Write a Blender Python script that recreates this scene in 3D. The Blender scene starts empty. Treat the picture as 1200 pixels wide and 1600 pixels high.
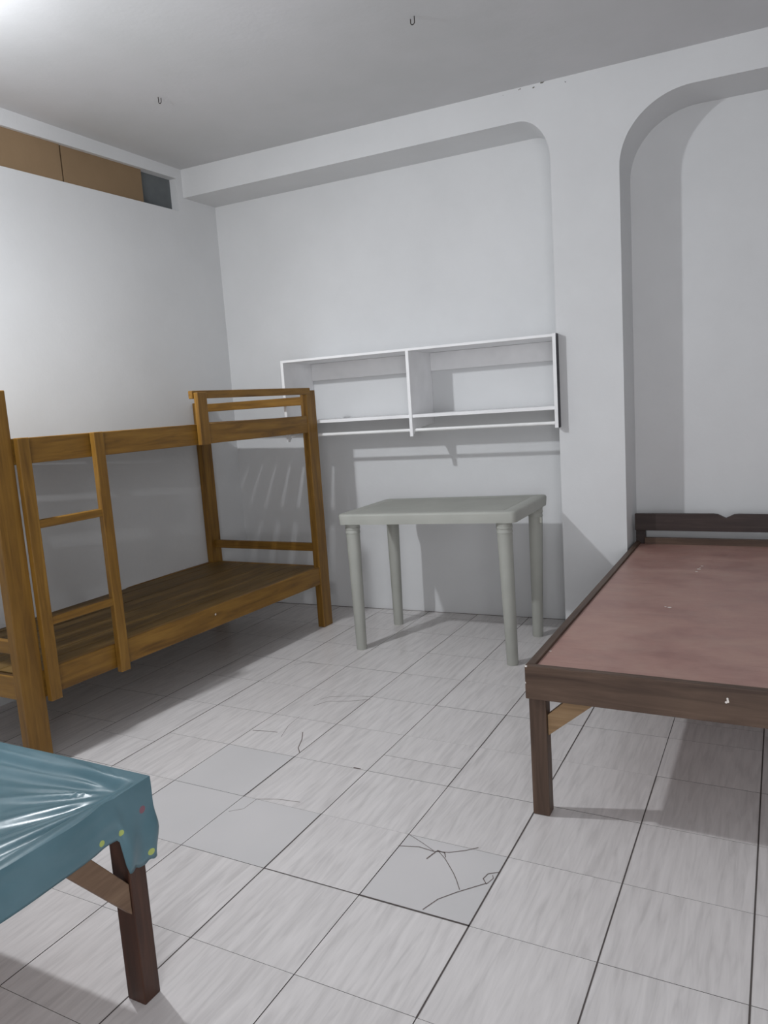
import bpy, bmesh, math, random
from mathutils import Vector, Matrix, noise
random.seed(7)
D = bpy.data
COL = bpy.context.scene.collection
scn = bpy.context.scene

# ------------------------------------------------------------------ camera
FPX, YAW, PITCH, ROLL = 1174.856, 0.4911693, -0.1415638, -0.0669174
CAMZ = 1.2352
f = Vector((-math.sin(YAW)*math.cos(PITCH), math.cos(YAW)*math.cos(PITCH), math.sin(PITCH)))
r = Vector((math.cos(YAW), math.sin(YAW), 0)); u = r.cross(f)
c, s = math.cos(ROLL), math.sin(ROLL)
R_ = c*r + s*u; U_ = -s*r + c*u
cam = D.objects.new('camera', D.cameras.new('camera'))
COL.objects.link(cam)
M = Matrix((R_, U_, -f)).transposed().to_4x4(); M.translation = Vector((0, 0, CAMZ))
cam.matrix_world = M
cam.data.sensor_fit = 'HORIZONTAL'; cam.data.sensor_width = 36.0
cam.data.lens = FPX/1200*36.0
cam.data.clip_start = 0.02
scn.camera = cam

# ------------------------------------------------------------------ light and exposure
vs = scn.view_settings
vs.view_transform = 'Standard'; vs.look = 'None'; vs.gamma = 1.0; vs.use_curve_mapping = False
vs.exposure = 0.0
w = D.worlds.new('world'); scn.world = w; w.use_nodes = True
w.node_tree.nodes['Background'].inputs[0].default_value = (0.8, 0.87, 1, 1)
w.node_tree.nodes['Background'].inputs[1].default_value = 0.05
def point(name, loc, power, radius, col):
    l = D.lights.new(name, 'POINT'); l.energy = power; l.shadow_soft_size = radius; l.color = col
    o = D.objects.new(name, l); COL.objects.link(o); o.location = loc; return o
LAMP = (-2.40, 1.52, 2.28)
point('room_lamp_glow', LAMP, 21, 0.035, (0.935, 0.965, 1.0))
sl_ = D.lights.new('room_lamp', 'SPOT'); sl_.energy = 80; sl_.shadow_soft_size = .035; sl_.color = (0.935, 0.965, 1.0)
sl_.spot_size = math.radians(180); sl_.spot_blend = 1.0
so_ = D.objects.new('room_lamp', sl_); COL.objects.link(so_); so_.location = LAMP
so_.rotation_euler = Vector((.42, .45, -.8)).to_track_quat('-Z', 'Y').to_euler()
def area(name, loc, target, power, sx, sy, col):
    l = D.lights.new(name, 'AREA'); l.shape = 'RECTANGLE'; l.size = sx; l.size_y = sy; l.energy = power; l.color = col
    o = D.objects.new(name, l); COL.objects.link(o); o.location = loc
    o.rotation_euler = (Vector(target)-Vector(loc)).to_track_quat('-Z', 'Y').to_euler(); return o
area('doorway_daylight', (0.6, -1.4, 1.3), (-1.2, 3.5, 0.9), 48, 1.4, 2.0, (0.97, 0.975, 1.0))  # soft fill light added behind the camera; no doorway stands there

# ------------------------------------------------------------------ materials
def srgb(r_, g_, b_):
    t = lambda v: (v/255/12.92) if v/255 <= .04045 else ((v/255+.055)/1.055)**2.4
    return (t(r_), t(g_), t(b_), 1)
def mat(name, rough=.6, spec=.5):
    m = D.materials.new(name); m.use_nodes = True
    nt = m.node_tree; b = nt.nodes['Principled BSDF']
    b.inputs['Roughness'].default_value = rough
    b.inputs['Specular IOR Level'].default_value = spec
    return m, nt, b
def N(nt, typ, **kw):
    n = nt.nodes.new(typ)
    for k, v in kw.items():
        if k in n.inputs: n.inputs[k].default_value = v
        else: setattr(n, k, v)
    return n
def pos(nt, scale=(1, 1, 1), rot=(0, 0, 0), coord='Position'):
    if coord == 'Position': src = nt.nodes.new('ShaderNodeNewGeometry').outputs['Position']
    else: src = nt.nodes.new('ShaderNodeTexCoord').outputs[coord]
    mp = nt.nodes.new('ShaderNodeMapping'); mp.inputs['Scale'].default_value = scale; mp.inputs['Rotation'].default_value = rot
    nt.links.new(src, mp.inputs['Vector']); return mp.outputs[0]
def ramp(nt, fac, stops):
    rp = nt.nodes.new('ShaderNodeValToRGB'); cr = rp.color_ramp
    while len(cr.elements) < len(stops): cr.elements.new(.5)
    for e, (p_, col) in zip(cr.elements, stops): e.position = p_; e.color = col
    nt.links.new(fac, rp.inputs[0]); return rp.outputs[0]
def mix(nt, fac, a, b, mode='MIX'):
    m = nt.nodes.new('ShaderNodeMix'); m.data_type = 'RGBA'; m.blend_type = mode
    for sck, v in ((m.inputs[0], fac), (m.inputs[6], a), (m.inputs[7], b)):
        if isinstance(v, bpy.types.NodeSocket): nt.links.new(v, sck)
        else: sck.default_value = v
    return m.outputs[2]
def noise_(nt, vec, scale, detail=4, rough=.55, dist=0):
    n = N(nt, 'ShaderNodeTexNoise'); n.inputs['Scale'].default_value = scale; n.inputs['Detail'].default_value = detail
    n.inputs['Roughness'].default_value = rough; n.inputs['Distortion'].default_value = dist
    nt.links.new(vec, n.inputs['Vector']); return n.outputs[0]
def bump(nt, b, h, strength, dist=.01):
    bp = nt.nodes.new('ShaderNodeBump'); bp.inputs['Strength'].default_value = strength; bp.inputs['Distance'].default_value = dist
    nt.links.new(h, bp.inputs['Height']); nt.links.new(bp.outputs[0], b.inputs['Normal'])

def plaster(name, c1, c2, rough=.75, stains=False):
    m, nt, b = mat(name, rough, .25)
    p = pos(nt); n1 = noise_(nt, p, 1.3, 5, .6); n2 = noise_(nt, p, 60, 3, .6)
    colr = ramp(nt, n1, [(.35, c1), (.65, c2)])
    if stains:
        sx = nt.nodes.new('ShaderNodeSeparateXYZ'); nt.links.new(p, sx.inputs[0])
        g1 = N(nt, 'ShaderNodeMath', operation='GREATER_THAN'); nt.links.new(sx.outputs[2], g1.inputs[0]); g1.inputs[1].default_value = 2.64
        gx_ = N(nt, 'ShaderNodeMath', operation='COMPARE'); nt.links.new(sx.outputs[0], gx_.inputs[0]); gx_.inputs[1].default_value = -1.08; gx_.inputs[2].default_value = .2
        gm = N(nt, 'ShaderNodeMath', operation='MULTIPLY'); nt.links.new(g1.outputs[0], gm.inputs[0]); nt.links.new(gx_.outputs[0], gm.inputs[1]); g1 = gm
        n3 = noise_(nt, p, 38, 2, .5); g2 = N(nt, 'ShaderNodeMath', operation='GREATER_THAN'); nt.links.new(n3, g2.inputs[0]); g2.inputs[1].default_value = .66
        mm = N(nt, 'ShaderNodeMath', operation='MULTIPLY'); nt.links.new(g1.outputs[0], mm.inputs[0]); nt.links.new(g2.outputs[0], mm.inputs[1])
        colr = mix(nt, mm.outputs[0], colr, srgb(120, 118, 112))
    nt.links.new(colr, b.inputs['Base Color'])
    n4 = noise_(nt, p, 9, 4, .6)
    ad = N(nt, 'ShaderNodeMath', operation='MULTIPLY_ADD'); nt.links.new(n4, ad.inputs[0]); ad.inputs[1].default_value = 3; nt.links.new(n2, ad.inputs[2])
    bump(nt, b, ad.outputs[0], .14, .003)
    return m
M_wall = plaster('white_plaster', srgb(214, 215, 216), srgb(221, 222, 223), stains=True)
M_ceil = plaster('ceiling_paint', srgb(204, 205, 206), srgb(212, 212, 214))
def spots(nt, colr, pts):
    P = pos(nt)
    for (x, y, z, rd, cc) in pts:
        vd = N(nt, 'ShaderNodeVectorMath', operation='DISTANCE'); nt.links.new(P, vd.inputs[0]); vd.inputs[1].default_value = (x, y, z)
        lt = N(nt, 'ShaderNodeMath', operation='LESS_THAN'); nt.links.new(vd.outputs['Value'], lt.inputs[0]); lt.inputs[1].default_value = rd
        colr = mix(nt, lt.outputs[0], colr, cc)
    return colr
CHIP = srgb(222, 216, 210)
SPOTS = {'dark_stain_cross': [(-.117, 2.0, .438, .0025, CHIP), (-.1165, 2.0, .434, .0025, CHIP), (-.116, 2.0, .430, .003, CHIP), (-.120, 2.0, .428, .003, CHIP), (-.644, 2.0, .469, .004, CHIP), (-.648, 2.0, .418, .003, CHIP)],
         'varnished_wood_long': [(-2.346, 2.646, .313, .0055, CHIP)]}
PLY = [(-.298, 3.41, .461, .006, CHIP), (-.303, 3.38, .461, .004, CHIP), (-.305, 3.35, .461, .008, CHIP), (-.31, 3.30, .461, .006, CHIP), (-.346, 2.732, .461, .007, CHIP), (-.36, 2.738, .461, .004, CHIP), (-.618, 2.166, .461, .004, CHIP)]
def wood(name, dark, mid, light, axis='y', rough=.45, fine=1.0, rz=0):
    m, nt, b = mat(name, rough, .4)
    sc = {'x': (1.5, 22, 22), 'y': (22, 1.5, 22), 'z': (22, 22, 1.5)}[axis]
    p = pos(nt, tuple(v*fine for v in sc), (0, 0, rz))
    n1 = noise_(nt, p, 1.6, 6, .6, .8); n2 = noise_(nt, pos(nt), 4, 3)
    colr = ramp(nt, n1, [(.3, dark), (.5, mid), (.72, light)])
    colr = mix(nt, ramp(nt, n2, [(.4, (0, 0, 0, 1)), (.75, (.45, .45, .45, 1))]), colr, dark)
    if name in SPOTS: colr = spots(nt, colr, SPOTS[name])
    nt.links.new(colr, b.inputs['Base Color']); bump(nt, b, n1, .15, .002)
    return m
G = (srgb(102, 71, 27), srgb(134, 97, 37), srgb(154, 115, 48))
M_bwood_z = wood('varnished_wood_upright', *G, 'z'); M_bwood_y = wood('varnished_wood_long', *G, 'y'); M_bwood_x = wood('varnished_wood_cross', *G, 'x')
GD = (srgb(94, 71, 34), srgb(120, 93, 45), srgb(136, 107, 56))
M_deck = wood('weathered_deck_boards', *GD, 'y', .55)
K = (srgb(62, 46, 37), srgb(84, 66, 54), srgb(102, 82, 68))
M_dark_x = wood('dark_stain_cross', *K, 'x', .5); M_dark_y = wood('dark_stain_long', *K, 'y', .5); M_dark_z = wood('dark_stain_upright', *K, 'z', .5)
K2 = (srgb(44, 28, 22), srgb(66, 42, 32), srgb(84, 56, 42))
M_red_z = wood('reddish_dark_stain', *K2, 'z', .45)
B = (srgb(116, 92, 66), srgb(146, 118, 86), srgb(160, 134, 102))
M_head = wood('dark_headboard_stain', srgb(46, 36, 34), srgb(58, 46, 43), srgb(72, 59, 55), 'x', .5)
M_brace = wood('worn_brown_wood', srgb(98, 76, 60), srgb(122, 98, 78), srgb(136, 112, 92), 'y', .6)
M_raw = wood('bare_wood', *B, 'x', .6)
def plyboard():
    m, nt, b = mat('red_brown_plyboard', .42, .5)
    n1 = noise_(nt, pos(nt, (3, 5, 1)), 1.5, 6, .65, .4); n2 = noise_(nt, pos(nt), 9, 5, .7); n3 = noise_(nt, pos(nt, (1, 14, 1)), 3.2, 4, .6, .6)
    c1 = ramp(nt, n1, [(.28, srgb(142, 102, 94)), (.5, srgb(162, 124, 114)), (.72, srgb(176, 142, 130))])
    c1 = mix(nt, ramp(nt, n2, [(.45, (0, 0, 0, 1)), (.75, (.4, .4, .4, 1))]), c1, srgb(168, 142, 130))
    c1 = mix(nt, ramp(nt, n3, [(.6, (0, 0, 0, 1)), (.8, (.5, .5, .5, 1))]), c1, srgb(124, 86, 78))
    c1 = spots(nt, c1, PLY)
    nt.links.new(c1, b.inputs['Base Color']); bump(nt, b, n2, .1, .002)
    rr = ramp(nt, n1, [(.3, (.34, .34, .34, 1)), (.7, (.5, .5, .5, 1))]); nt.links.new(rr, b.inputs['Roughness'])
    return m
M_ply = plyboard()
def plastic(name, col, rough):
    m, nt, b = mat(name, rough, .4)
    n1 = noise_(nt, pos(nt), 6, 3); k = Vector(col[:3])
    nt.links.new(ramp(nt, n1, [(.3, (*(k*.93), 1)), (.7, (*(k*1.04), 1))]), b.inputs['Base Color'])
    bump(nt, b, noise_(nt, pos(nt), 240, 2), .08, .001)
    return m
M_table = plastic('grey_green_plastic', srgb(172, 173, 166), .5)
M_tabdark = plastic('textured_plastic_panel', srgb(168, 169, 162), .6)
M_white = plastic('white_laminate', srgb(243, 243, 244), .5)
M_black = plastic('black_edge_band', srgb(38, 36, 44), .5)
M_rod = plastic('white_rod', srgb(243, 243, 242), .35)
M_tag = plastic('pale_plastic_clip', srgb(205, 206, 196), .5)
M_wire = plastic('rusty_wire', srgb(52, 46, 44), .6)
M_card = plaster('brown_fibre_board', srgb(134, 112, 86), srgb(148, 124, 96), .85)
M_conc = plaster('rough_grey_cement', srgb(92, 96, 98), srgb(130, 134, 134), .9)
def sheet_mat():
    m, nt, b = mat('teal_plastic_sheet', .3, .6)
    n1 = noise_(nt, pos(nt), 7, 4)
    colr = ramp(nt, n1, [(.3, srgb(74, 108, 119)), (.7, srgb(90, 123, 134))])
    P = pos(nt)
    for (x, y, z, rd, cc) in DOTS:
        vd = N(nt, 'ShaderNodeVectorMath', operation='DISTANCE'); nt.links.new(P, vd.inputs[0]); vd.inputs[1].default_value = (x, y, z)
        lt = N(nt, 'ShaderNodeMath', operation='LESS_THAN'); nt.links.new(vd.outputs['Value'], lt.inputs[0]); lt.inputs[1].default_value = rd
        colr = mix(nt, lt.outputs[0], colr, cc)
    nt.links.new(colr, b.inputs['Base Color'])
    bump(nt, b, noise_(nt, pos(nt), 22, 3), .12, .004)
    return m
Yl = srgb(166, 180, 96); Rd = srgb(128, 84, 96); Lg = srgb(140, 185, 170)
DOTS = [(-1.18, .935, .417, .0065, Yl), (-1.18, .984, .412, .0065, Yl), (-1.185, 1.06, .325, .008, Yl), (-1.18, 1.045, .43, .008, Rd),
        (-1.36, 1.06, .475, .007, Lg), (-1.66, 1.03, .475, .008, Lg), (-1.43, .93, .475, .007, Lg)]
M_sheet = sheet_mat(); M_back = plastic('white_sheet_backing', srgb(196, 200, 200), .5)
def tile_mat(name, plain):
    m, nt, b = mat(name, .28 if not plain else .4, .5)
    at = nt.nodes.new('ShaderNodeAttribute'); at.attribute_name = 'rnd'
    sv = N(nt, 'ShaderNodeVectorMath', operation='SCALE'); nt.links.new(at.outputs['Color'], sv.inputs[0]); sv.inputs['Scale'].default_value = 30
    ad = N(nt, 'ShaderNodeVectorMath', operation='ADD'); nt.links.new(pos(nt), ad.inputs[0]); nt.links.new(sv.outputs[0], ad.inputs[1])
    mp = nt.nodes.new('ShaderNodeMapping'); mp.inputs['Scale'].default_value = (62, 6, 1); mp.inputs['Rotation'].default_value = (0, 0, .04)
    nt.links.new(ad.outputs[0], mp.inputs[0])
    n1 = noise_(nt, mp.outputs[0], 1.0, 4, .55, .5); n2 = noise_(nt, ad.outputs[0], 3, 2)
    if plain:
        colr = ramp(nt, n2, [(.3, srgb(205, 203, 203)), (.7, srgb(212, 209, 209))])
    else:
        colr = ramp(nt, n1, [(.3, srgb(203, 199, 198)), (.5, srgb(217, 213, 212)), (.68, srgb(225, 221, 220))])
    sx = nt.nodes.new('ShaderNodeSeparateColor'); nt.links.new(at.outputs['Color'], sx.inputs[0])
    val = ramp(nt, sx.outputs[0], [(0, (.965, .965, .965, 1)), (1, (1.0, 1.0, 1.0, 1))])
    colr = mix(nt, 1.0, colr, val, 'MULTIPLY')
    nt.links.new(colr, b.inputs['Base Color'])
    return m
M_tile = tile_mat('streaked_ceramic_tile', False); M_plain = tile_mat('plain_worn_tile', True)
M_grout, nt, b = mat('dark_joint', .9, .1); b.inputs['Base Color'].default_value = srgb(92, 86, 84)
M_crack, nt, b = mat('crack', .9, .1); b.inputs['Base Color'].default_value = srgb(112, 100, 96)

# ------------------------------------------------------------------ mesh helpers
def obj(name, bm, m, parent=None, smooth=None, bevel=0, segs=2):
    me = D.meshes.new(name)
    bmesh.ops.recalc_face_normals(bm, faces=bm.faces)
    if parent is not None: bmesh.ops.translate(bm, verts=bm.verts, vec=-origin(parent))
    bm.to_mesh(me); bm.free()
    for mm in (m if isinstance(m, (list, tuple)) else [m]): me.materials.append(mm)
    o = D.objects.new(name, me); COL.objects.link(o)
    if parent is not None: o.parent = parent
    if smooth is not None:
        me.polygons.foreach_set('use_smooth', [True]*len(me.polygons))
        me.set_sharp_from_angle(angle=math.radians(smooth))
    if bevel:
        bv = o.modifiers.new('bevel', 'BEVEL'); bv.width = bevel; bv.segments = segs; bv.limit_method = 'ANGLE'; bv.harden_normals = False
    return o
def origin(o):
    v = Vector(o.location); p = o.parent
    while p is not None: v += Vector(p.location); p = p.parent
    return v
def struct(name, bm, m, **k):
    o = obj(name, bm, m, **k); o['kind'] = 'structure'; return o
def thing(name, label, cat, loc, group=None):
    o = D.objects.new(name, None); COL.objects.link(o); o.location = loc; o.empty_display_size = .1
    o['label'] = label; o['category'] = cat
    if group: o['group'] = group
    return o
def hexa(bm, pts, mi=0):          # 8 points: bottom 4 ccw, top 4 ccw
    v = [bm.verts.new(p) for p in pts]
    for q in ((3, 2, 1, 0), (4, 5, 6, 7), (0, 1, 5, 4), (1, 2, 6, 5), (2, 3, 7, 6), (3, 0, 4, 7)):
        fc = bm.faces.new([v[i] for i in q]); fc.material_index = mi
    return v
def box(bm, x0, x1, y0, y1, z0, z1, mi=0):
    return hexa(bm, [(x0, y0, z0), (x1, y0, z0), (x1, y1, z0), (x0, y1, z0), (x0, y0, z1), (x1, y0, z1), (x1, y1, z1), (x0, y1, z1)], mi)
def prism(bm, poly, vec, mi=0):   # extrude a planar polygon by vec
    a = [bm.verts.new(p) for p in poly]; b_ = [bm.verts.new(Vector(p)+Vector(vec)) for p in poly]
    n = len(poly)
    for fs in (a[::-1], b_): bm.faces.new(fs).material_index = mi
    for i in range(n): bm.faces.new((a[i], a[(i+1) % n], b_[(i+1) % n], b_[i])).material_index = mi
def tube(bm, pts, rad, seg=10, cap=True):
    rad = rad if isinstance(rad, (list, tuple)) else [rad]*len(pts)
    pts = [Vector(p) for p in pts]; rings = []; ref = None
    for i, p in enumerate(pts):
        t = (pts[min(i+1, len(pts)-1)]-pts[max(i-1, 0)]).normalized()
        if ref is None: ref = t.orthogonal().normalized()
        ref = (ref-t*ref.dot(t)).normalized(); bi = t.cross(ref)
        rings.append([bm.verts.new(p+rad[i]*(math.cos(2*math.pi*k/seg)*ref+math.sin(2*math.pi*k/seg)*bi)) for k in range(seg)])
    for a, b_ in zip(rings, rings[1:]):
        for k in range(seg): bm.faces.new((a[k], a[(k+1) % seg], b_[(k+1) % seg], b_[k]))
    if cap: bm.faces.new(rings[0][::-1]); bm.faces.new(rings[-1])
def nb(): return bmesh.new()

# ------------------------------------------------------------------ room
XL, XR, YB, H = -3.12, 1.75, -1.7, 2.67
SL = .0503
fy = lambda x: 3.60+SL*(x-XL)      # front plane of the back wall (beam and pillar)
by = lambda x: 3.882+SL*(x-XL)     # back of the recesses
# back wall with two recesses
bm = nb()
soff1 = lambda x: 2.512+.008*(x-XL)
xs = -.972
out = [(xs, 0)]
n = 14
zs = 2.32; rx, rz = .15, .20
for i in range(n+1):
    a = math.pi/2*i/n
    out.append((xs-rx+rx*math.cos(a), zs+rz*math.sin(a)))
out.append((XL-.05, 2.512))
out.append((XL-.05, H+.05)); out.append((XR+.05, H+.05)); out.append((XR+.05, 2.50))
x2 = -.662; zs2 = 2.23; rx2, rz2 = .31, .29
for i in range(19):
    a = math.pi/2*(1-i/18)
    out.append((x2+rx2-rx2*math.cos(a), zs2+rz2*math.sin(a)))
out.append((x2, 0))
prism(bm, [(x, fy(x), z) for x, z in out], (0, .284, 0))
prism(bm, [(XL-.05, by(XL-.05), -.05), (XR+.05, by(XR+.05), -.05), (XR+.05, by(XR+.05), H+.05), (XL-.05, by(XL-.05), H+.05)], (0, .12, 0))
struct('wall_back', bm, M_wall, smooth=35)
# left wall with a ventilation slot below the ceiling
ya, yb, za0, zb0, zt0, zt1 = .7, 3.553, 2.385, 2.43, 2.565, 2.612
bm = nb(); T = .14
def lw(y0, y1, z00, z01, z10, z11):   # y range, bottom z at y0,y1, top z at y0,y1
    prism(bm, [(XL, y0, z00), (XL, y1, z01), (XL, y1, z11), (XL, y0, z10)], (-T, 0, 0))
lw(YB-.1, ya, 0, 0, H, H); lw(ya, yb, 0, 0, za0, zb0); lw(ya, yb, zt0, zt1, H, H); lw(yb, 4.1, 0, 0, H, H)
struct('wall_left', bm, M_wall)
bm = nb(); box(bm, XL-.10, XL-.052, ya-.05, yb+.02, 2.36, 2.64); struct('wall_left_slot_back', bm, M_conc)
bm = nb(); box(bm, XR, XR+.1, YB-.1, 4.4, 0, H); struct('wall_right', bm, M_wall)
bm = nb(); box(bm, XL-.1, XR+.1, YB-.1, YB, 0, H); struct('wall_front', bm, M_wall)
bm = nb(); box(bm, XL-.4, XR+.1, YB-.1, 4.4, H, H+.1); struct('ceiling', bm, M_ceil)
# boards closing the slot
def slot_board(y0, y1, x, label, m):
    bm = nb()
    zb = lambda y: za0+(zb0-za0)*(y-ya)/(yb-ya)-.004; zt = lambda y: zt0+(zt1-zt0)*(y-ya)/(yb-ya)+.004
    prism(bm, [(x, y0, zb(y0)), (x, y1, zb(y1)), (x, y1, zt(y1)), (x, y0, zt(y0))], (-.012, 0, 0))
    o = obj('slot_board', bm, m, bevel=.001); o['label'] = label; o['category'] = 'board'; return o
slot_board(ya+.01, 2.755, XL-.018, 'brown fibre board closing the slot at the left edge of the photo', M_card)
slot_board(2.768, 3.30, XL-.024, 'brown fibre board in the wall slot next to the grey opening', M_card)

# floor tiles
bm = nb()
box(bm, XL-.3, XR+.1, YB-.1, 4.4, -.10, -.0015, 2)
X0, Y0, TX, TY = -1.5475, 1.4976, .30, .29335
lay = bm.loops.layers.float_color.new('rnd')
plain = {(0, 0), (-1, 1), (-1, 0), (2, 0)}
extra = {1: [2.42], -3: [1.72], 4: [4.52], 5: [4.4]}
skip = {-3: [2], -2: [], 4: [], 5: [4]}
for i in range(-6, 12):
    js = [j for j in range(-12, 10) if j not in skip.get(i, [])]+extra.get(i, [])
    off = 0 if i >= -2 else (-.28 if i == -3 else 0)
    js = sorted(js)
    for j0, j1 in zip(js, js[1:]):
        x0, x1 = X0+i*TX+.0013, X0+(i+1)*TX-.0013
        y0, y1 = Y0+j0*TY+.0006, Y0+j1*TY-.0006
        x0 = max(x0, XL-.02); x1 = min(x1, XR+.05); y0 = max(y0, YB-.05); y1 = min(y1, 4.1)
        if x1 <= x0 or y1 <= y0: continue
        dz = random.uniform(-.0003, .0003)
        vs_ = [bm.verts.new(p) for p in ((x0, y0, dz), (x1, y0, dz), (x1, y1, dz), (x0, y1, dz))]
        fc = bm.faces.new(vs_); fc.material_index = 1 if (i, j0) in plain else 0
        cc = (random.random(), random.random(), random.random(), 1)
        for l in fc.loops: l[lay] = cc
        for a, b_ in ((0, 1), (1, 2), (2, 3), (3, 0)):
            va, vb = vs_[a], vs_[b_]
            ff = bm.faces.new((va, bm.verts.new((va.co.x, va.co.y, -.002)), bm.verts.new((vb.co.x, vb.co.y, -.002)), vb)); ff.material_index = 2
def strip(pts, wd, mi=3, z=.0006):
    for k in range(len(pts)-1):
        a, b_ = Vector((*pts[k], z)), Vector((*pts[k+1], z)); d = (b_-a).normalized(); nn = Vector((-d.y, d.x, 0))*wd/2
        a = a-d*wd*.3; b_ = b_+d*wd*.3
        fc = bm.faces.new([bm.verts.new(q) for q in (a-nn, b_-nn, b_+nn, a+nn)]); fc.material_index = mi
CR = [([(-.949, 1.728), (-.893, 1.745), (-.847, 1.74), (-.805, 1.751), (-.765, 1.777), (-.738, 1.802)], .003),
 ([(-.95, 1.792), (-.891, 1.765), (-.848, 1.743)], .002), ([(-.85, 1.702), (-.844, 1.726), (-.837, 1.748), (-.815, 1.745)], .004),
 ([(-.837, 1.748), (-.805, 1.722), (-.782, 1.697), (-.757, 1.669), (-.739, 1.645), (-.718, 1.613)], .0025), ([(-.815, 1.745), (-.805, 1.727)], .003),
 ([(-.773, 1.509), (-.754, 1.559), (-.721, 1.601), (-.689, 1.636), (-.664, 1.663)], .003),
 ([(-.648, 1.719), (-.673, 1.702), (-.678, 1.678), (-.663, 1.66)], .003), ([(-.663, 1.66), (-.654, 1.688), (-.66, 1.70)], .002),
 ([(-1.736, 2.504), (-1.705, 2.565), (-1.62, 2.593), (-1.538, 2.642)], .003), ([(-1.747, 2.572), (-1.724, 2.61), (-1.634, 2.649), (-1.544, 2.67)], .002),
 ([(-1.835, 2.216), (-1.78, 2.228), (-1.731, 2.234)], .004), ([(-1.547, 2.117), (-1.575, 2.148), (-1.602, 2.214), (-1.635, 2.268)], .004),
 ([(-1.533, 1.697), (-1.498, 1.727), (-1.495, 1.791), (-1.431, 1.815), (-1.351, 1.826)], .0018), ([(-2.113, 2.908), (-2.071, 2.96), (-1.992, 2.957)], .002),
 ([(-1.301, 2.087), (-1.276, 2.087)], .007), ([(-1.693, 2.206), (-1.725, 2.301), (-1.733, 2.393)], .0015)]
for pts, wd in CR: strip(pts, wd*.8)
g = lambda i, j: (X0+i*TX, Y0+j*TY)
# chipped, wider open joints
for a, b_, wd in ((g(2, 0), g(3, 0), .0055), (g(1, 0), g(1, 1), .0045), (g(0, 1), g(0, 2), .0045), (g(3, -1), g(3, 2), .004), (g(-2, 1), g(-2, 4), .003), (g(2, 2), g(2, 4), .0035),
                 (g(4, -2), g(4, 3), .0035), (g(5, -2), g(5, 5), .004), (g(3, 2), g(3, 5), .0035), (g(1, 4), g(1, 5.5), .003), (g(2, 4), g(2, 6), .003), (g(1, 0), g(2, 0), .003), (g(1, -2), g(1, 0), .003)):
    strip([a, b_], wd, 2)
# thin dark gap and ragged chips along the foot of the back wall
pts = [(x, by(x)-.004+random.uniform(-.003, .003)) for x in [-3.1+.06*k for k in range(36)]]
strip(pts, .009, 3)
struct('floor', bm, [M_tile, M_plain, M_grout, M_crack])

# ------------------------------------------------------------------ bunk bed
bunk = thing('bunk_bed', 'tall varnished golden wooden bunk bed with ladder and short guard rail against left wall', 'bunk bed', (-2.70, 2.6, 0))
ox = lambda y: -2.297-(3.575-y)*.0510    # outer face line
W = .815
def bpart(name, y0, y1, t0, t1, z0, z1, m, bev=.003, dt0=0):
    bm = nb()
    hexa(bm, [(ox(y0)-t1, y0, z0), (ox(y0)-t0, y0, z0), (ox(y1)-t0, y1, z0), (ox(y1)-t1, y1, z0),
              (ox(y0)-t1, y0, z1), (ox(y0)-t0, y0, z1), (ox(y1)-t0, y1, z1), (ox(y1)-t1, y1, z1)])
    return obj(name, bm, m, bunk, bevel=bev)
YN, YF = 1.65, 3.575
bpart('post', 3.492, 3.575, 0, .042, 0, 1.34, M_bwood_z)
bpart('post', YN, YN+.088, 0, .042, 0, 1.372, M_bwood_z)
bpart('post', 3.492, 3.575, W-.042, W, 0, 1.318, M_bwood_z)
bpart('post', YN, YN+.088, W-.082, W-.04, 0, 1.35, M_bwood_z)
# lower and upper long rails
for nm, z0, z1 in (('lower_side_rail', .252, .352), ('upper_side_rail', 1.110, 1.203)):
    bpart(nm, YN+.086, 3.494, .004, .030, z0, z1, M_bwood_y)
    bpart(nm, YN+.086, 3.494, W-.030, W-.006, z0, min(z1, 1.19), M_bwood_y)
# end rails
for y0 in (YN+.012, 3.52):
    bpart('lower_end_rail', y0, y0+.024, .042, W-.042, .262, .350, M_bwood_x)
    bpart('end_slat', y0, y0+.024, .042, W-.042, .436, .483, M_bwood_x)
    bpart('upper_end_rail', y0, y0+.024, .042, W-.042, 1.110, 1.200, M_bwood_x)
    bpart('end_slat', y0, y0+.024, .042, W-.042, 1.262, 1.308, M_bwood_x)
# decks: boards laid lengthwise with narrow gaps, on cross bearers
def deck(z, n, gap, name):
    bm = nb(); t0 = .032; wd = (W-.064)/n
    for k in range(n):
        a, b_ = t0+k*wd+gap/2, t0+(k+1)*wd-gap/2
        y0, y1 = YN+.045, 3.518; dz = random.uniform(-.0012, .0012)
        hexa(bm, [(ox(y0)-b_, y0, z-.012), (ox(y0)-a, y0, z-.012), (ox(y1)-a, y1, z-.012), (ox(y1)-b_, y1, z-.012),
                  (ox(y0)-b_, y0, z+dz), (ox(y0)-a, y0, z+dz), (ox(y1)-a, y1, z+dz), (ox(y1)-b_, y1, z+dz)])
    obj(name, bm, M_deck, bunk, bevel=.001)
    for y in (2.1, 2.6, 3.1):
        bpart('cross_bearer', y, y+.04, .032, W-.032, z-.055, z-.0125, M_bwood_x)
deck(.348, 9, .003, 'lower_deck')
deck(1.172, 9, .008, 'upper_deck')
# ladder
lad0, lad1 = 1.742, 2.062
bpart('ladder_stile', lad0, lad0+.046, -.026, -.001, .236, 1.2045, M_bwood_z)
bpart('ladder_stile', lad1, lad1+.046, -.026, -.001, .236, 1.2045, M_bwood_z)
for z in (.875, .515): bpart('ladder_rung', lad0+.040, lad1+.006, -.022, .006, z, z+.030, M_bwood_y)
# short guard rail on the far half of the upper side
bpart('guard_upright', 2.640, 2.700, -.024, -.001, 1.108, 1.345, M_bwood_z)
bpart('guard_rail', 2.632, 3.530, -.001, .022, 1.318, 1.354, M_bwood_y)

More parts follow.
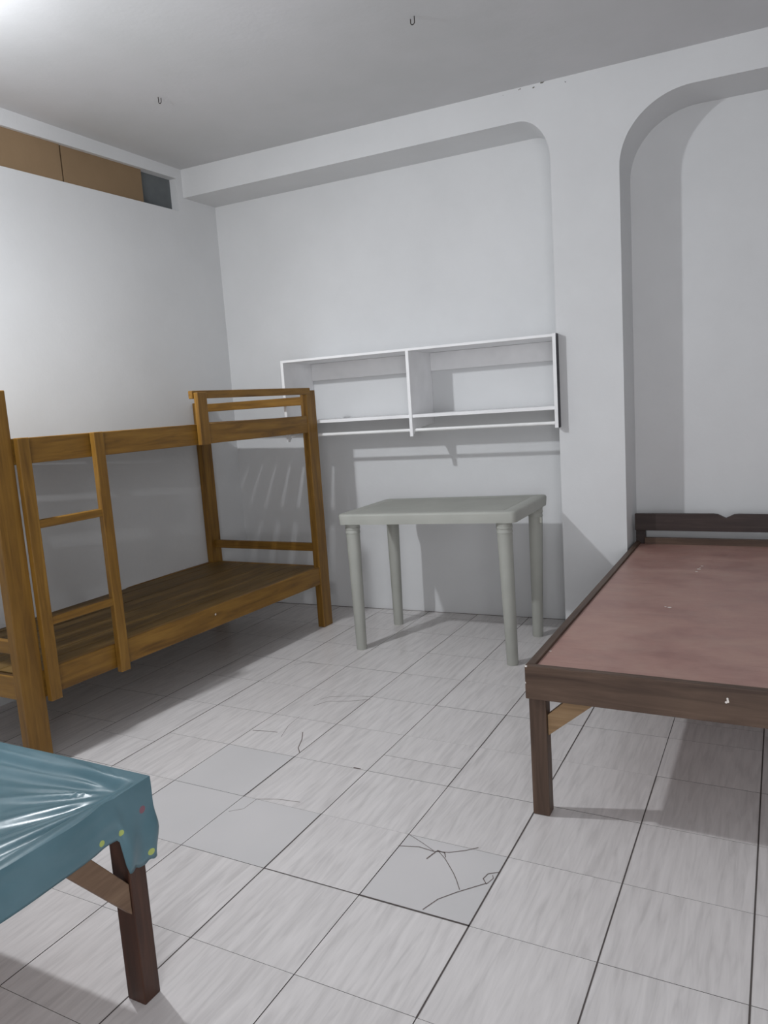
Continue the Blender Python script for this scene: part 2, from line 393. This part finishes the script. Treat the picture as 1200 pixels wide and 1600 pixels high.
# ------------------------------------------------------------------ plastic table
tab = thing('plastic_table', 'pale grey-green plastic table with round legs standing below the white wall shelf', 'table', (-1.5, 3.43, 0))
def rrect(x0, x1, y0, y1, rad, n=6):
    o = []
    for cx, cy, a0 in ((x1-rad, y0+rad, -90), (x1-rad, y1-rad, 0), (x0+rad, y1-rad, 90), (x0+rad, y0+rad, 180)):
        for k in range(n+1):
            a = math.radians(a0+90*k/n); o.append((cx+rad*math.cos(a), cy+rad*math.sin(a)))
    return o
tz = lambda x: .712+.020*(x+1.95)/.91
TR = Matrix.Rotation(math.radians(1.2), 3, 'Z'); TC = Vector((-1.495, 3.43, 0))
def tpt(x, y, dz):
    v = TR @ (Vector((x, y, 0))-TC) + TC; return (v.x, v.y, tz(v.x)+dz)
tx0, tx1, ty0, ty1 = -1.952, -1.040, 3.145, 3.715
def loft(bm, loops, closed_top=True, closed_bot=True):
    rings = [[bm.verts.new(p) for p in lp] for lp in loops]; n = len(rings[0])
    for a, b_ in zip(rings, rings[1:]):
        for k in range(n): bm.faces.new((a[k], a[(k+1) % n], b_[(k+1) % n], b_[k]))
    if closed_bot: bm.faces.new(rings[0][::-1])
    if closed_top: bm.faces.new(rings[-1])
bm = nb()
def L(ins, dz, rad=.03): return [tpt(x, y, dz) for x, y in rrect(tx0+ins, tx1-ins, ty0+ins, ty1-ins, max(rad-ins, .008))]
loft(bm, [L(.05, -.012), L(.010, -.014), L(.010, -.052), L(.004, -.052), L(0, -.010), L(.002, -.004), L(.007, 0), L(.060, 0), L(.062, -.0018), L(.068, -.0018)])
obj('tabletop', bm, M_table, tab, smooth=40)
bm = nb(); loft(bm, [L(.070, -.0022), L(.070, -.0012)]); obj('top_panel', bm, M_tabdark, tab)
legs = [(-1.905, 3.222, -1.893, 3.195), (-1.100, 3.226, -1.104, 3.200), (-1.915, 3.668, -1.905, 3.655), (-1.108, 3.668, -1.092, 3.655)]
for (x, y, xt, yt) in legs:
    bm = nb(); h = tz(xt)-.016
    prof = [(.0255, 0), (.0265, .004), (.0345, h-.095), (.0345, h-.086), (.0365, h-.084), (.0365, h-.078), (.035, h-.076), (.035, h-.066), (.0372, h-.064), (.0372, h-.057), (.0355, h-.055), (.0365, h-.036), (.044, h-.034), (.044, h)]
    tube(bm, [(x+(xt-x)*z/h, y+(yt-y)*z/h, z) for _, z in prof], [q for q, _ in prof], 28)
    lg = obj('leg', bm, M_table, tab, smooth=40)
bm = nb(); box(bm, -1.062, -1.052, 3.622, 3.634, .600, .630); bmesh.ops.translate(bm, verts=bm.verts, vec=(-.002, 0, 0)); obj('clip', bm, M_tag, tab, bevel=.002)

# ------------------------------------------------------------------ wall shelf
sh = thing('wall_shelf', 'white two-bay open wall shelf with hanging rods and a dark right edge', 'shelf', (-1.75, 3.95, 1.05))
su = Vector((1, SL, 0)).normalized(); sv = Vector((-SL, 1, 0)).normalized()
sA = Vector((-2.535, 0, 0)); sA.y = by(sA.x)-.0015
def sp(a, d, z): v = sA+su*a-sv*d; return (v.x, v.y, z)       # a along the wall, d out from the wall
def sbox(bm, a0, a1, d0, d1, z0, z1, mi=0):
    hexa(bm, [sp(a0, d1, z0), sp(a1, d1, z0), sp(a1, d0, z0), sp(a0, d0, z0), sp(a0, d1, z1), sp(a1, d1, z1), sp(a1, d0, z1), sp(a0, d0, z1)], mi)
SW, SD, ZT, ZS, ZB = 1.558, .328, 1.505, 1.156, 1.058
TH = .017
def side(a0, name, zt=ZT, zb=ZB, m=M_white):
    bm = nb()
    prof = [(0, zt), (SD, zt), (SD, zb)]+[(SD-.012-(SD-.02)*(1-math.cos(t*math.pi/2/8)), zb+(ZS-.045-zb)*math.sin(t*math.pi/2/8)) for t in range(9)]+[(0, ZS-.045)]
    prof = prof[:-1] if abs(prof[-2][0]) < 1e-4 else prof
    prism(bm, [sp(a0, d, z) for d, z in prof], Vector(su)*TH)
    return obj(name, bm, m, sh, bevel=.0008)
side(0, 'side_panel'); side((SW-TH)/2, 'divider')
bm = nb(); sbox(bm, SW-TH, SW, 0, SD+.002, 1.068, 1.520); obj('side_panel', bm, M_white, sh, bevel=.0008)
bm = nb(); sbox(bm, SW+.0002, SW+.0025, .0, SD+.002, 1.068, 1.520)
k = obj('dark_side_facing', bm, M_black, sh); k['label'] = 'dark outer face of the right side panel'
bm = nb(); sbox(bm, 0, SW-TH, 0, SD, ZT-.0, ZT+TH-.004); obj('top_panel', bm, M_white, sh, bevel=.0008)
for a0, a1 in ((TH+.0005, (SW-TH)/2-.0005), ((SW+TH)/2+.0005, SW-TH-.0005)):
    bm = nb(); sbox(bm, a0, a1, .004, SD-.006, ZS, ZS+TH); obj('shelf_board', bm, M_white, sh, bevel=.0008)
    bm = nb(); sbox(bm, a0, a1, .001, .013, ZT-.100, ZT-.001); obj('back_rail', bm, M_white, sh, bevel=.0005)
    bm = nb(); tube(bm, [sp(a0, SD-.03, 1.090), sp(a1, SD-.03, 1.090)], .009, 14); obj('hanging_rod', bm, M_rod, sh, smooth=40)

# ------------------------------------------------------------------ right bed (dark frame, bare red-brown board)
rb = thing('single_bed', 'low dark brown wooden bed with bare red-brown board and notched headboard in right alcove', 'bed', (-.22, 2.95, 0))
bx0, bx1, y0b, y1b, zt = -.648, .185, 2.0, 3.915, .469
def part(name, parent, args, m, bev=.002, mi=0):
    bm = nb(); box(bm, *args); return obj(name, bm, m, parent, bevel=bev)
part('foot_rail', rb, (bx0, bx1, y0b, y0b+.024, .370, zt), M_dark_x)
part('side_rail', rb, (bx0, bx0+.024, y0b+.0245, y1b-.03, .372, zt), M_dark_y)
part('side_rail', rb, (bx1-.024, bx1, y0b+.0245, y1b-.03, .372, zt), M_dark_y)
part('head_rail', rb, (bx0+.045, bx1-.045, y1b-.050, y1b-.024, .372, .492), M_dark_x)
part('bed_board', rb, (bx0+.0245, bx1-.0245, y0b+.0245, y1b-.0505, .450, .461), M_ply, .0005)
for x in (bx0+.001, bx1-.051):
    part('leg', rb, (x, x+.050, y0b+.025, y0b+.070, 0, .3715), M_dark_z, .003)
for x in (bx0, bx1-.045):
    part('headboard_post', rb, (x, x+.0445, y1b-.024, y1b+.016, 0, .560), M_head, .003)
bm = nb(); cxn = (bx0+bx1)/2
pr = [(bx0, .528), (bx1, .528), (bx1, .612), (cxn+.055, .614), (cxn+.035, .612), (cxn+.012, .600), (cxn, .594), (cxn-.012, .600), (cxn-.035, .612), (cxn-.055, .614), (bx0, .612)]
prism(bm, [(x, y1b-.048, z) for x, z in pr], (0, .022, 0)); obj('headboard', bm, M_head, rb, bevel=.002)
bm = nb()
prism(bm, [(-.5965, 2.038, .248), (-.5965, 2.038, .312), (-.50, 2.038, .40), (-.412, 2.038, .40)], (0, .022, 0))
o = obj('corner_brace', bm, M_raw, rb, bevel=.0015); o['label'] = 'paler bare wood corner brace'
bm = nb()
prism(bm, [(.1335, 2.038, .248), (.1335, 2.038, .312), (.037, 2.038, .40), (-.051, 2.038, .40)], (0, .022, 0))
o = obj('corner_brace', bm, M_raw, rb, bevel=.0015); o['label'] = 'paler bare wood corner brace'
for y in (2.6, 3.2): part('cross_bearer', rb, (bx0+.0245, bx1-.0245, y, y+.045, .405, .4495), M_dark_x)

# ------------------------------------------------------------------ left front bed under a plastic sheet
lb = thing('single_bed', 'low dark reddish wooden bed under a teal plastic sheet in the lower left corner', 'bed', (-1.65, .15, 0))
LX0, LX1, LY0, LY1, LZ = -2.10, -1.186, -.85, 1.072, .484
part('side_rail', lb, (LX1-.024, LX1, LY0, LY1, .405, LZ-.011), M_dark_y)
part('side_rail', lb, (LX0, LX0+.024, LY0, LY1, .405, LZ-.011), M_dark_y)
part('end_rail', lb, (LX0+.0245, LX1-.0245, LY1-.024, LY1, .405, LZ-.011), M_dark_x)
part('end_rail', lb, (LX0+.0245, LX1-.0245, LY0, LY0+.024, .405, LZ-.011), M_dark_x)
part('bed_board', lb, (LX0+.0245, LX1-.0245, LY0+.0245, LY1-.0245, .450, .460), M_ply, .0005)
for x in (LX0+.005, LX1-.058):
    for y in (LY0+.026, LY1-.0695):
        part('leg', lb, (x, x+.052, y, y+.045, 0, .4045), M_red_z, .003)
bm = nb(); xq = LX1-.030
prism(bm, [(xq, 1.0015, .213), (xq, 1.0015, .283), (xq, .895, .42), (xq, .835, .42)], (.020, 0, 0))
o = obj('corner_brace', bm, M_brace, lb, bevel=.0015); o['label'] = 'paler bare wood corner brace'

# plastic sheet: top surface with a dip inside the rim, folds running to the corner, and a skirt
cx_, cy_ = LX1-.02, LY1-.045
def sm(a, b_, x): t = min(1, max(0, (x-a)/(b_-a))); return t*t*(3-2*t)
def topz(x, y):
    dF = LY1-y; dS = LX1-x
    z = LZ+.005
    z -= .020*sm(.022, .050, dF)*sm(.0, .05, dS)              # dips behind the far rim
    z -= .012*sm(.02, .30, dS)*sm(.02, .2, dF)
    dx, dy = x-cx_, y-cy_; rr = math.hypot(dx, dy); an = math.atan2(-dy, -dx)
    amp = .0065*sm(.03, .12, rr)*(1-sm(.35, 1.1, rr))
    fold = math.sin(an*17+.7)*.5+math.sin(an*29+2)*.3+noise.noise((an*9, rr*1.2, 0))*.9
    z += amp*fold*sm(0, .03, dF)
    z += .004*noise.noise((x*5, y*5, 2))*sm(.03, .2, dS)
    return z
bm = nb()
NX = 90; NY = 150
gx = [LX0-.004+(LX1+.004-LX0+.004)*(1-(1-i/NX)**1.5) for i in range(NX+1)]
gy = [LY0-.004+(LY1+.004-LY0+.004)*(1-(1-i/NY)**1.6) for i in range(NY+1)]
V = [[bm.verts.new((x, y, max(topz(x, y), .4625))) for x in gx] for y in gy]
for j in range(NY):
    for i in range(NX): bm.faces.new((V[j][i], V[j][i+1], V[j+1][i+1], V[j+1][i]))
# skirt around the perimeter: right edge, far edge, left edge, near edge
per = [V[j][NX] for j in range(NY+1)]+[V[NY][i] for i in range(NX-1, -1, -1)]+[V[j][0] for j in range(NY-1, -1, -1)]+[V[0][i] for i in range(1, NX)]
nors = [(1, 0)]*NY+[(.7, .7)]+[(0, 1)]*(NX-1)+[(-.7, .7)]+[(-1, 0)]*(NY-1)+[(-.7, -.7)]+[(0, -1)]*(NX-1)
K_ = 14; prev = per; cols = [per]
for k in range(1, K_+1):
    row = []
    for v, (nx_, ny_) in zip(per, nors):
        x, y, z = v.co; t = k/K_
        dc = math.hypot(x-(LX1+.004), y-(LY1+.004))
        drop = .088+.006*noise.noise((x*6, y*6, 5))
        fl = 1-sm(.075, .100, dc)
        if ny_ == 1: fl = 1-sm(.09, .12, dc)
        drop += fl*(.094+.010*noise.noise((dc*60, x*3, 1)))
        bulge = .003*math.sin(t*math.pi)+fl*(.0045*sm(.25, .8, t)*(1+.9*math.sin(dc*95+1.0))-.002)
        bulge += .0025*noise.noise((x*12, y*12, t*4))
        bulge = max(bulge, .0005)-fl*.010*sm(.55, 1, t)
        row.append(bm.verts.new((x+nx_*bulge, y+ny_*bulge, z-drop*t)))
    cols.append(row)
n = len(per)
for a, b_ in zip(cols, cols[1:]):
    for i in range(n): bm.faces.new((a[i], a[(i+1) % n], b_[(i+1) % n], b_[i]))
o = obj('plastic_sheet', bm, [M_sheet, M_back], smooth=60)
sd = o.modifiers.new('thickness', 'SOLIDIFY'); sd.thickness = .0008; sd.offset = 1; sd.material_offset = 1
o['label'] = 'glossy teal plastic sheet draped over the bed in the lower left corner'; o['category'] = 'plastic sheet'

# ------------------------------------------------------------------ ceiling hooks
def hook(x, y, label, flip):
    bm = nb(); pts = [(0, 0, .012), (0, 0, -.012)]+[(flip*.008*(1-math.cos(a)), 0, -.02-.008*math.sin(a)) for a in [i*math.pi/6 for i in range(7)]]
    pts += [(flip*.016, 0, -.006)]
    tube(bm, [(x+a, y+b_, H+c_) for a, b_, c_ in pts], .0018, 8)
    o = obj('ceiling_hook', bm, M_wire, smooth=40); o['label'] = label; o['category'] = 'hook'; o['group'] = 'wire hooks in the ceiling'
hook(-2.495, 2.777, 'small bent wire hook in the ceiling nearer the slotted left wall', 1)
hook(-1.233, 2.809, 'small dark wire hook in the ceiling at the top edge of the photo', -1)
